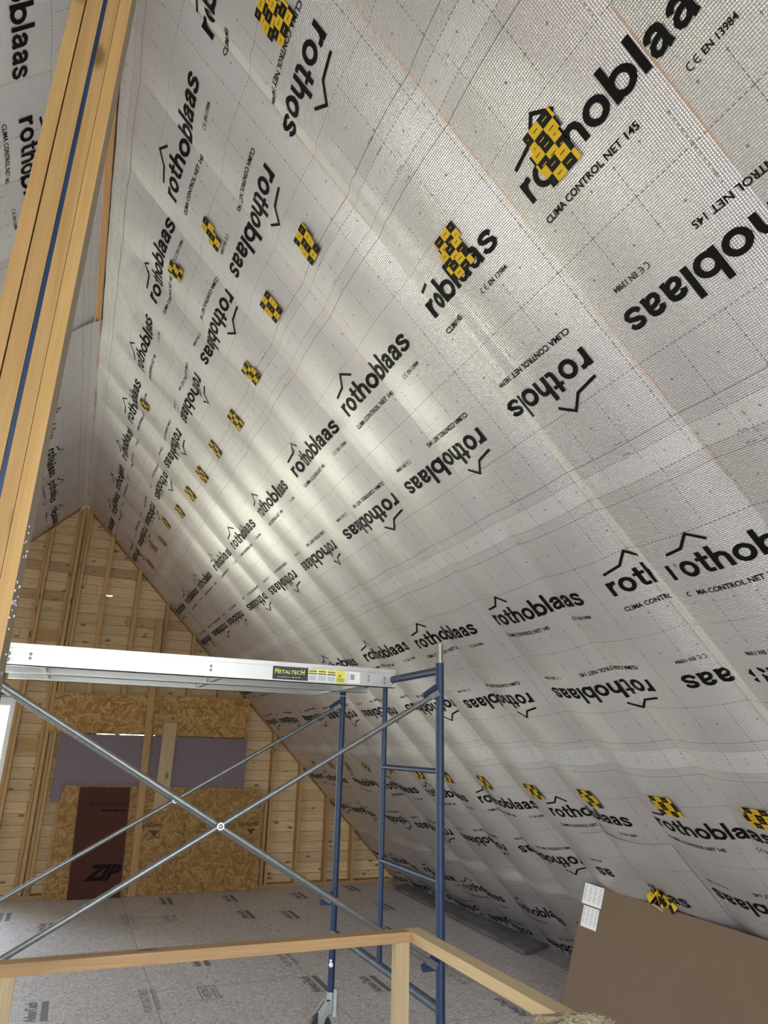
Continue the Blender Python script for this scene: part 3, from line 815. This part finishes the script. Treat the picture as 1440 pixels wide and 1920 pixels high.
# lower strand board with upside-down mill print
b_ = MB(); Q = [(0.0, 9.835, .003), (2.497, 9.835, .003), (2.462, 9.865, 1.212), (-.006, 9.865, 1.243)]
b_.prism([Vector(p) for p in Q], (0, .014, 0))
def onq(x, z): t_ = z/1.22; return (x, 9.835+.03*t_-.0015, z)
def pr_text(s, x, z, w, h, bold=0, flip=True):
    t_ = fit(text2d(s, bold, 1), w, h)
    b_.add([onq(x-a, z-c) if flip else onq(x+a, z+c) for a, c in t_[0]], t_[1], 1)
for x0 in (2.43, 1.21):
    pr_text('gia-Pacific' if x0 > 2 else 'Georgia-Pacific', x0+.02, .80, .27 if x0 > 2 else .38, .055, .02)
    b_.add([onq(x0-.02, .72), onq(x0-.13, .72), onq(x0-.075, .65)], [(0, 1, 2)], 1)
    pr_text('RATED SHEATHING', x0-.30, .79, .28, .025); pr_text('EXPOSURE 1', x0-.30, .74, .28, .025); pr_text('SIZED FOR SPACING', x0-.30, .69, .28, .02)
    pr_text('32/16', x0-.66, .79, .12, .05, .01); pr_text('THICKNESS 15/32', x0-.62, .71, .24, .025)
    for a in (.60, .93): b_.add([onq(x0-a, .66), onq(x0-a-.008, .66), onq(x0-a-.008, .82), onq(x0-a, .82)], [(0, 1, 2, 3)], 1)
tag(build('strand_board', b_, [M_osb2, M_ink_osb]), 'full strand board sheet leaning on the gable at floor level, printed upside down', 'board')
b_ = MB(); Q = [(.235, 9.800, .002), (.822, 9.800, .002), (.782, 9.838, 1.222), (.192, 9.838, 1.226)]
b_.prism([Vector(p) for p in Q], (0, .013, 0))
def onz(x, z): t_ = z/1.22; return (x, 9.80+.038*t_-.0015, z)
t_ = fit(text2d('ZIP', .05, 2, .45), .42, .165); b_.add([onz(.375+a, .20+c) for a, c in t_[0] if True], t_[1], 1)
t_ = fit(text2d('AdvanTech Flooring', .01, 1), .44, .04); b_.add([onz(.77-a, 1.045-c) for a, c in t_[0]], t_[1], 1)
x = .76
for w in (.05, .03, .07, .04, .06, .05):
    b_.add([onz(x, .97), onz(x-w+.012, .97), onz(x-w+.012, .95), onz(x, .95)], [(0, 1, 2, 3)], 1); x -= w
tag(build('sheathing_panel', b_, [M_brown, M_ink_panel]), 'dark brown coated panel marked ZIP leaning on the strand board', 'panel')
# long batten and short board
b_ = MB(); b_.prism([(.905, 9.79, .0), (.993, 9.79, .0), (.920, 9.925, 3.36), (.832, 9.925, 3.36)], (0, .024, 0))
tag(build('batten', b_, pine[2]), 'long timber batten leaning upright in front of the sheets', 'batten')
b_ = MB(); b_.prism([(1.085, 9.845, .95), (1.258, 9.845, .95), (1.262, 9.868, 2.014), (1.096, 9.868, 2.014)], (0, .016, 0))
tag(build('short_board', b_, white_pine), 'short wide pale board standing in front of the purple foam', 'board')

# ------------------------------------------------------------------ scaffold
SXR, SXL = 1.80, -.455
YN, YF, YL = 3.445, 4.985, 4.195
def frame(X):
    root = thing('ladder_scaffold', (X, (YN+YF)/2, 0), 'x', 'scaffold')
    for y, top in ((YN, 2.215), (YF, 2.15)):
        b_ = MB(); b_.tube((X, y, .20), (X, y, top), .0225, 24); build('post', b_, M_blue, parent=root, smooth=40)
    b_ = MB(); b_.tube((X, YL, .60), (X, YL, 2.165), .0165, 20); build('ladder_post', b_, M_blue, parent=root, smooth=40)
    for z in (1.648, 1.128):
        b_ = MB(); b_.tube((X, YN, z), (X, YL, z), .0145, 16); build('rung', b_, M_blue, parent=root, smooth=40)
    b_ = MB(); b_.tube((X, YN, 2.165), (X, YF, 2.165), .0215, 20); build('top_bar', b_, M_blue, parent=root, smooth=40)
    b_ = MB(); b_.tube((X, YN, .588), (X, YF, .588), .0225, 20); o = build('bottom_bar', b_, simple('worn_blue_paint', (.045, .065, .095), .55, .1, .4, 14), parent=root, smooth=40)
    b_ = MB(); b_.tube((X, YN, 2.205), (X, YN, 2.215), .0235, 20); b_.tube((X, YN, 2.215), (X, YN, 2.31), .0185, 20, hollow=.003)
    o = build('coupling_pin', b_, M_steel, parent=root, smooth=40); o['label'] = 'bare steel coupling pin on the near post'
    sg = -1 if X > 0 else 1
    for y in (YN, YF):
        for z in (2.06, .80):
            b_ = MB(); d = sg
            b_.prism([(X, y-.004, z+.035), (X+d*.03, y-.004, z+.03), (X+d*.105, y-.004, z-.022), (X+d*.095, y-.004, z-.05), (X, y-.004, z-.05)], (0, .008, 0))
            b_.tube((X+d*.02, y-.03, z-.005), (X+d*.02, y+.03, z-.005), .008, 10)
            o = build('brace_gusset', b_, M_blue, parent=root)
    for y in (YN, YF):                               # castor: stem socket, fork, wheel, brake lever
        b_ = MB(); b_.tube((X, y, .15), (X, y, .25), .027, 18)
        for sy_ in (-.026, .022):
            b_.prism([(X+.028, y+sy_, .20), (X-.028, y+sy_, .215), (X-.085, y+sy_, .15), (X-.085, y+sy_, .06), (X-.055, y+sy_, .05), (X-.035, y+sy_, .11), (X+.02, y+sy_, .16)], (0, .004, 0))
        b_.box((X-.04, y-.026, .205), (X+.028, y+.026, .212))
        c = build('castor', b_, M_zinc, parent=root, smooth=40); c['_org'] = root['_org']
        b_ = MB(); b_.tube((X-.062, y-.019, .0685), (X-.062, y+.019, .0685), .068, 32); build('wheel', b_, M_black, parent=c, smooth=40)
        b_ = MB(); b_.tube((X-.062, y-.031, .0685), (X-.062, y+.031, .0685), .020, 16); build('hub', b_, M_zinc, parent=c, smooth=40)
        b_ = MB(); b_.tube((X+.022, y-.040, .135), (X+.022, y-.040, .275), .0165, 18, hollow=.003); b_.tube((X+.022, y-.040, .125), (X+.022, y-.040, .155), .022, 18); build('locking_sleeve', b_, M_zinc, parent=c, smooth=40)
        b_ = MB(); b_.bar((X-.02, y-.034, .19), (X-.075, y-.036, .11), .022, .006, (0, 1, 0)); build('brake_lever', b_, M_zinc, parent=c)
    if X > 0:
        b_ = MB(); b_.dome((X-.012, YF-.0195, .405), (-.52, -.85, 0), .015, .004, 9); b_.dome((X-.014, YF-.0185, .428), (-.52, -.85, 0), .009, .0035, 7)
        o = build('paint_chip', b_, M_paper, parent=root); o['label'] = 'white fleck of paint'
    return root
fr = frame(SXR); fr['label'] = 'blue steel scaffold frame with ladder rungs at the right end of the planks'
fr2 = frame(SXL); fr2['label'] = 'blue steel scaffold frame at the left end of the planks, behind the timber post'
for t_ in (fr, fr2): t_['group'] = 'scaffold end frames'
def brace(y, lab):
    root = thing('cross_brace', ((SXR+SXL)/2, y, 1.43), lab, 'brace', 'galvanised scaffold cross braces')
    xa, xb = SXL+.05, SXR-.06; zt, zb = 2.03, .79
    for k, (p, q2) in enumerate((((xa, y-.030, zt), (xb, y-.030, zb)), ((xa, y-.058, zb), (xb, y-.058, zt)))):
        b_ = MB(); p, q2 = Vector(p), Vector(q2); d = (q2-p).normalized()
        b_.tube(p+d*.03, q2-d*.03, .0135, 18)
        for e_, s_ in ((p, 1), (q2, -1)): b_.bar(e_-d*.03*s_, e_+d*.04*s_, .006, .030, (0, 0, 1))
        build('brace_tube', b_, M_galv, parent=root, smooth=40)
    b_ = MB(); mid = Vector(((xa+xb)/2, y, (zt+zb)/2)); b_.tube(mid+Vector((0, -.078, 0)), mid+Vector((0, -.01, 0)), .008, 12); b_.tube(mid+Vector((0, -.080, 0)), mid+Vector((0, -.072, 0)), .016, 18, hollow=.006); b_.dome(mid+Vector((0, -.078, 0)), (0, -1, 0), .008, .006)
    build('pivot_bolt', b_, M_paper if False else M_alu, parent=root, smooth=40)
    return root
brace(YN, 'near galvanised cross brace with a bright pivot bolt, in front of the strand board')
brace(YF, 'far galvanised cross brace fixed to the rear scaffold posts')

def plank(y0, y1, lab, label=False):
    X0, X1, zb, zt = -.415, 1.812, 2.112, 2.222
    root = thing('scaffold_plank', ((X0+X1)/2, (y0+y1)/2, zb), lab, 'scaffold plank', 'aluminium scaffold planks')
    for k, (ya, d) in enumerate(((y0, 1), (y1, -1))):
        b_ = MB(); t_ = .004
        a, c = sorted((ya, ya+d*t_)); b_.box((X0, a, zb), (X1, c, zt))
        a, c = sorted((ya-d*.008, ya+d*.032)); b_.box((X0, a, zt-.022), (X1, c, zt+.002))
        a, c = sorted((ya, ya+d*.030)); b_.box((X0, a, zb), (X1, c, zb+.005))
        rail = build('side_rail', b_, M_alu, parent=root); rail['_org'] = root['_org']
        if k == 0:
            for x, zz, r_ in [(x, z, .0105) for x in (X0+.025, X0+.058, X1-.025, X1-.075) for z in (.028, .058)]+[(x, z, .008) for x in (X0+.16, X0+1.085, X1-.18) for z in (.040, .062)]:
                b_ = MB(); b_.dome((x, ya-d*.001, zb+zz), (0, -d, 0), r_, .006); build('rivet', b_, M_aludark, parent=rail, smooth=40)
    b_ = MB(); b_.box((X0, y0+.006, zt-.020), (X1, y1-.006, zt-.006)); build('deck', b_, simple('grey_deck', (.34, .33, .31), .7, 0, .1), parent=root)
    for x in (X0+.22, X0+1.16, X1-.20):
        b_ = MB(); b_.bar((x, y0+.006, zb+.018), (x, y1-.006, zb+.018), .032, .026); build('cross_bar', b_, M_alu, parent=root)
    for x, s_ in ((X0, -1), (X1, 1)):
        for y in (y0+.05, y1-.05):
            b_ = MB(); hx = SXR if s_ > 0 else SXL
            pts = [(hx+.040*math.cos(a), y-.02, 2.165+.040*math.sin(a)) for a in [math.pi*(1-i/8) for i in range(9)]]
            pin = [(hx+.026*math.cos(a), y-.02, 2.165+.026*math.sin(a)) for a in [math.pi*i/8 for i in range(9)]]
            for i in range(8):
                b_.prism([pts[i], pts[i+1], pin[7-i], pin[8-i]], (0, .04, 0))
            build('end_hook', b_, M_galv, parent=root, smooth=40)
    if label:
        yl = y0-.0035; b_ = MB()
        x0, x1, xe = 1.028, 1.243, 1.565; z0, z1 = zb+.012, zt-.024
        b_.add([(x0, yl, z0), (x1, yl, z0), (x1, yl, z1), (x0, yl, z1)], [(0, 1, 2, 3)], 0)
        def tx(s, x, z, w, h, mi, bold=0, shear=0.):
            t_ = fit(text2d(s, bold, 3, shear), w, h); b_.add([(x+a, yl-.0004, z+c) for a, c in t_[0]], t_[1], mi)
        tx('M', x0+.010, z0+.034, .026, .028, 1, .03, .15); tx('ETALTEC', x0+.037, z0+.034, .130, .021, 1, .02, .1); tx('H', x0+.169, z0+.034, .026, .028, 1, .03, .15)
        tx('www.metaltech.co   1 800 363 7587', x0+.03, z0+.012, .14, .006, 2)
        build('maker_label', b_, [M_labelblack, M_labelgreen, M_paper], parent=root)
        b_ = MB()
        def rc(a, c, e_, f, mi, dy=0.): b_.add([(a, yl-dy, e_), (c, yl-dy, e_), (c, yl-dy, f), (a, yl-dy, f)], [(0, 1, 2, 3)], mi)
        xs_ = [x1, x1+.0587, x1+.1174, x1+.176, x1+.235]
        for k in range(3):
            rc(xs_[k], xs_[k+1], z0, z1, 0); rc(xs_[k]+.004, xs_[k+1]-.003, z1-.026, z1-.004, 1, .0004); rc(xs_[k]+.006, xs_[k+1]-.006, z1-.018, z1-.013, 2, .0008)
            rc(xs_[k]+.003, xs_[k+1]-.003, z1-.033, z1-.027, 2, .0004)
            for j in range(5): rc(xs_[k]+.004, xs_[k+1]-.005, z0+.006+j*.006, z0+.009+j*.006, 3, .0004)
        rc(xs_[3], xs_[4], z0, z1, 1); rc(xs_[4], xe+.01, z0+.002, z1-.002, 0)
        t_ = fit(text2d('75', .03, 2), .018, .016); b_.add([(xs_[3]+.014+a, yl-.0006, z0+.030+c) for a, c in t_[0]], t_[1], 2)
        for j in range(3): rc(xs_[3]+.006, xs_[4]-.006, z0+.008+j*.007, z0+.0105+j*.007, 2, .0004)
        for j in range(6): rc(xs_[4]+.004, xs_[4]+.026, z0+.012+j*.009, z0+.0145+j*.009, 3, .0004)
        x = xs_[4]+.034
        for j in range(9):
            w = [.0014, .0024, .001, .0018, .0026, .001, .002, .0014, .0022][j]; rc(x, x+w, z0+.022, z0+.054, 2, .0004); x += w+.0012
        build('warning_label', b_, [M_paper, M_labelyellow, M_labelblack, M_grey_print], parent=root)
    return root
plank(4.070, 4.530, 'near aluminium scaffold plank carrying the black and yellow maker label', True)
plank(4.545, 4.990, 'far aluminium scaffold plank, seen from below behind the labelled one')

# ------------------------------------------------------------------ guard rail
root = thing('guard_rail', (1.40, 3.0, 0), 'bare timber guard rail turning a corner across the bottom of the picture', 'guard rail')
b_ = MB(); b_.box((-1.6, 3.0, .990), (1.430, 3.064, 1.030)); o = build('rail', b_, rail_pine, parent=root, bevel=.002)
b_ = MB(); b_.box((1.430, .35, .990), (1.494, 3.064, 1.030)); o = build('rail', b_, white_pine_y, parent=root, bevel=.002); o['label'] = 'paler rail running towards the viewer'
for x0, x1, y0, y1 in ((1.362, 1.426, 3.004, 3.042), (-.115, -.051, 3.008, 3.046), (1.432, 1.492, .40, .44)):
    b_ = MB(); b_.box((x0, y0, 0), (x1, y1, .990)); build('upright', b_, white_pine, parent=root, bevel=.002)

# bundle of tan fibre on the end of the side rail
b_ = MB(); rr = random.Random(5); nu, nv = 36, 16; vs = []; fs = []
BX, BY = 1.375, 1.86
def lump(th, ph, g=1.0):
    k = 1+.10*math.sin(3*th+2)+.07*math.sin(7*th+ph*5)
    return Vector((BX+.115*k*g*math.sin(ph)*math.cos(th), BY+.085*k*g*math.sin(ph)*math.sin(th), 1.0315+max(0, g*(.013+.019*math.cos(ph)*(1+.3*math.sin(5*th+3*ph))))))
for j in range(nv+1):
    for i in range(nu): vs.append(lump(2*math.pi*i/nu, math.pi*j/nv))
for j in range(nv):
    for i in range(nu): fs.append((j*nu+i, j*nu+(i+1) % nu, (j+1)*nu+(i+1) % nu, (j+1)*nu+i))
b_.add(vs, fs)
for i in range(420):
    th, ph = rr.random()*6.283, rr.random()*1.5
    p = lump(th, ph, .98); q_ = lump(th+rr.uniform(-.5, .5), min(1.6, ph+rr.uniform(-.25, .25)), 1.03+rr.random()*.10)
    b_.tube(p, q_, .0012, 4, .0006)
o = build('fibre_bundle', b_, M_burlap); tag(o, 'tan fibrous bundle lying on the end of the side rail', 'bundle')

# ------------------------------------------------------------------ brown hardboard panel leaning on the right slope
Tl, Tr = Vector((3.65, 4.673, .855)), Vector((3.630, 2.25, .797))
Bl, Br = Vector((3.36, 4.69, .0)), Vector((3.36, 2.25, .0))
nn = (Tr-Tl).cross(Bl-Tl).normalized()
if nn.x > 0: nn = -nn
root = thing('hardboard_panel', (3.4, 3.5, 0), 'large plain brown hardboard panel leaning against the slope at lower right', 'panel')
b_ = MB(); b_.prism([Bl, Br, Tr, Tl], -nn*.010); build('board', b_, M_hard, parent=root)
ex = (Tr-Tl).normalized(); ez = (Tl-Bl).normalized()
for (a, c, e_, f) in ((.0, .21, .0, .135), (.03, .20, .145, .28)):
    b_ = MB(); P0 = Tl+nn*.0012
    rcq = lambda a0, a1, d0, d1, mi, k=0.: b_.add([P0+nn*k+ex*a0-ez*d0, P0+nn*k+ex*a1-ez*d0, P0+nn*k+ex*a1-ez*d1, P0+nn*k+ex*a0-ez*d1], [(0, 1, 2, 3)], mi)
    rcq(a, c, e_, f, 0)
    w = (c-a)
    for i in range(4):
        for j in range(9): rcq(a+w*(i+.14)/4, a+w*(i+.80-(j % 3)*.12)/4, e_+.010+j*.012, e_+.014+j*.012, 1, .0006)
    o = build('paper_label', b_, [M_paper, M_grey_print], parent=root); o['label'] = 'white printed paper label'

# grey board on the floor by the lowest membrane
b_ = MB(); b_.prism([(4.10, 6.19, .006), (4.45, 6.30, .006), (4.46, 9.55, .006), (4.24, 9.42, .006)], (0, 0, .035))
tag(build('grey_plank', b_, M_greyboard, bevel=.002), 'dusty dark grey board lying on the floor along the foot of the right slope', 'board')
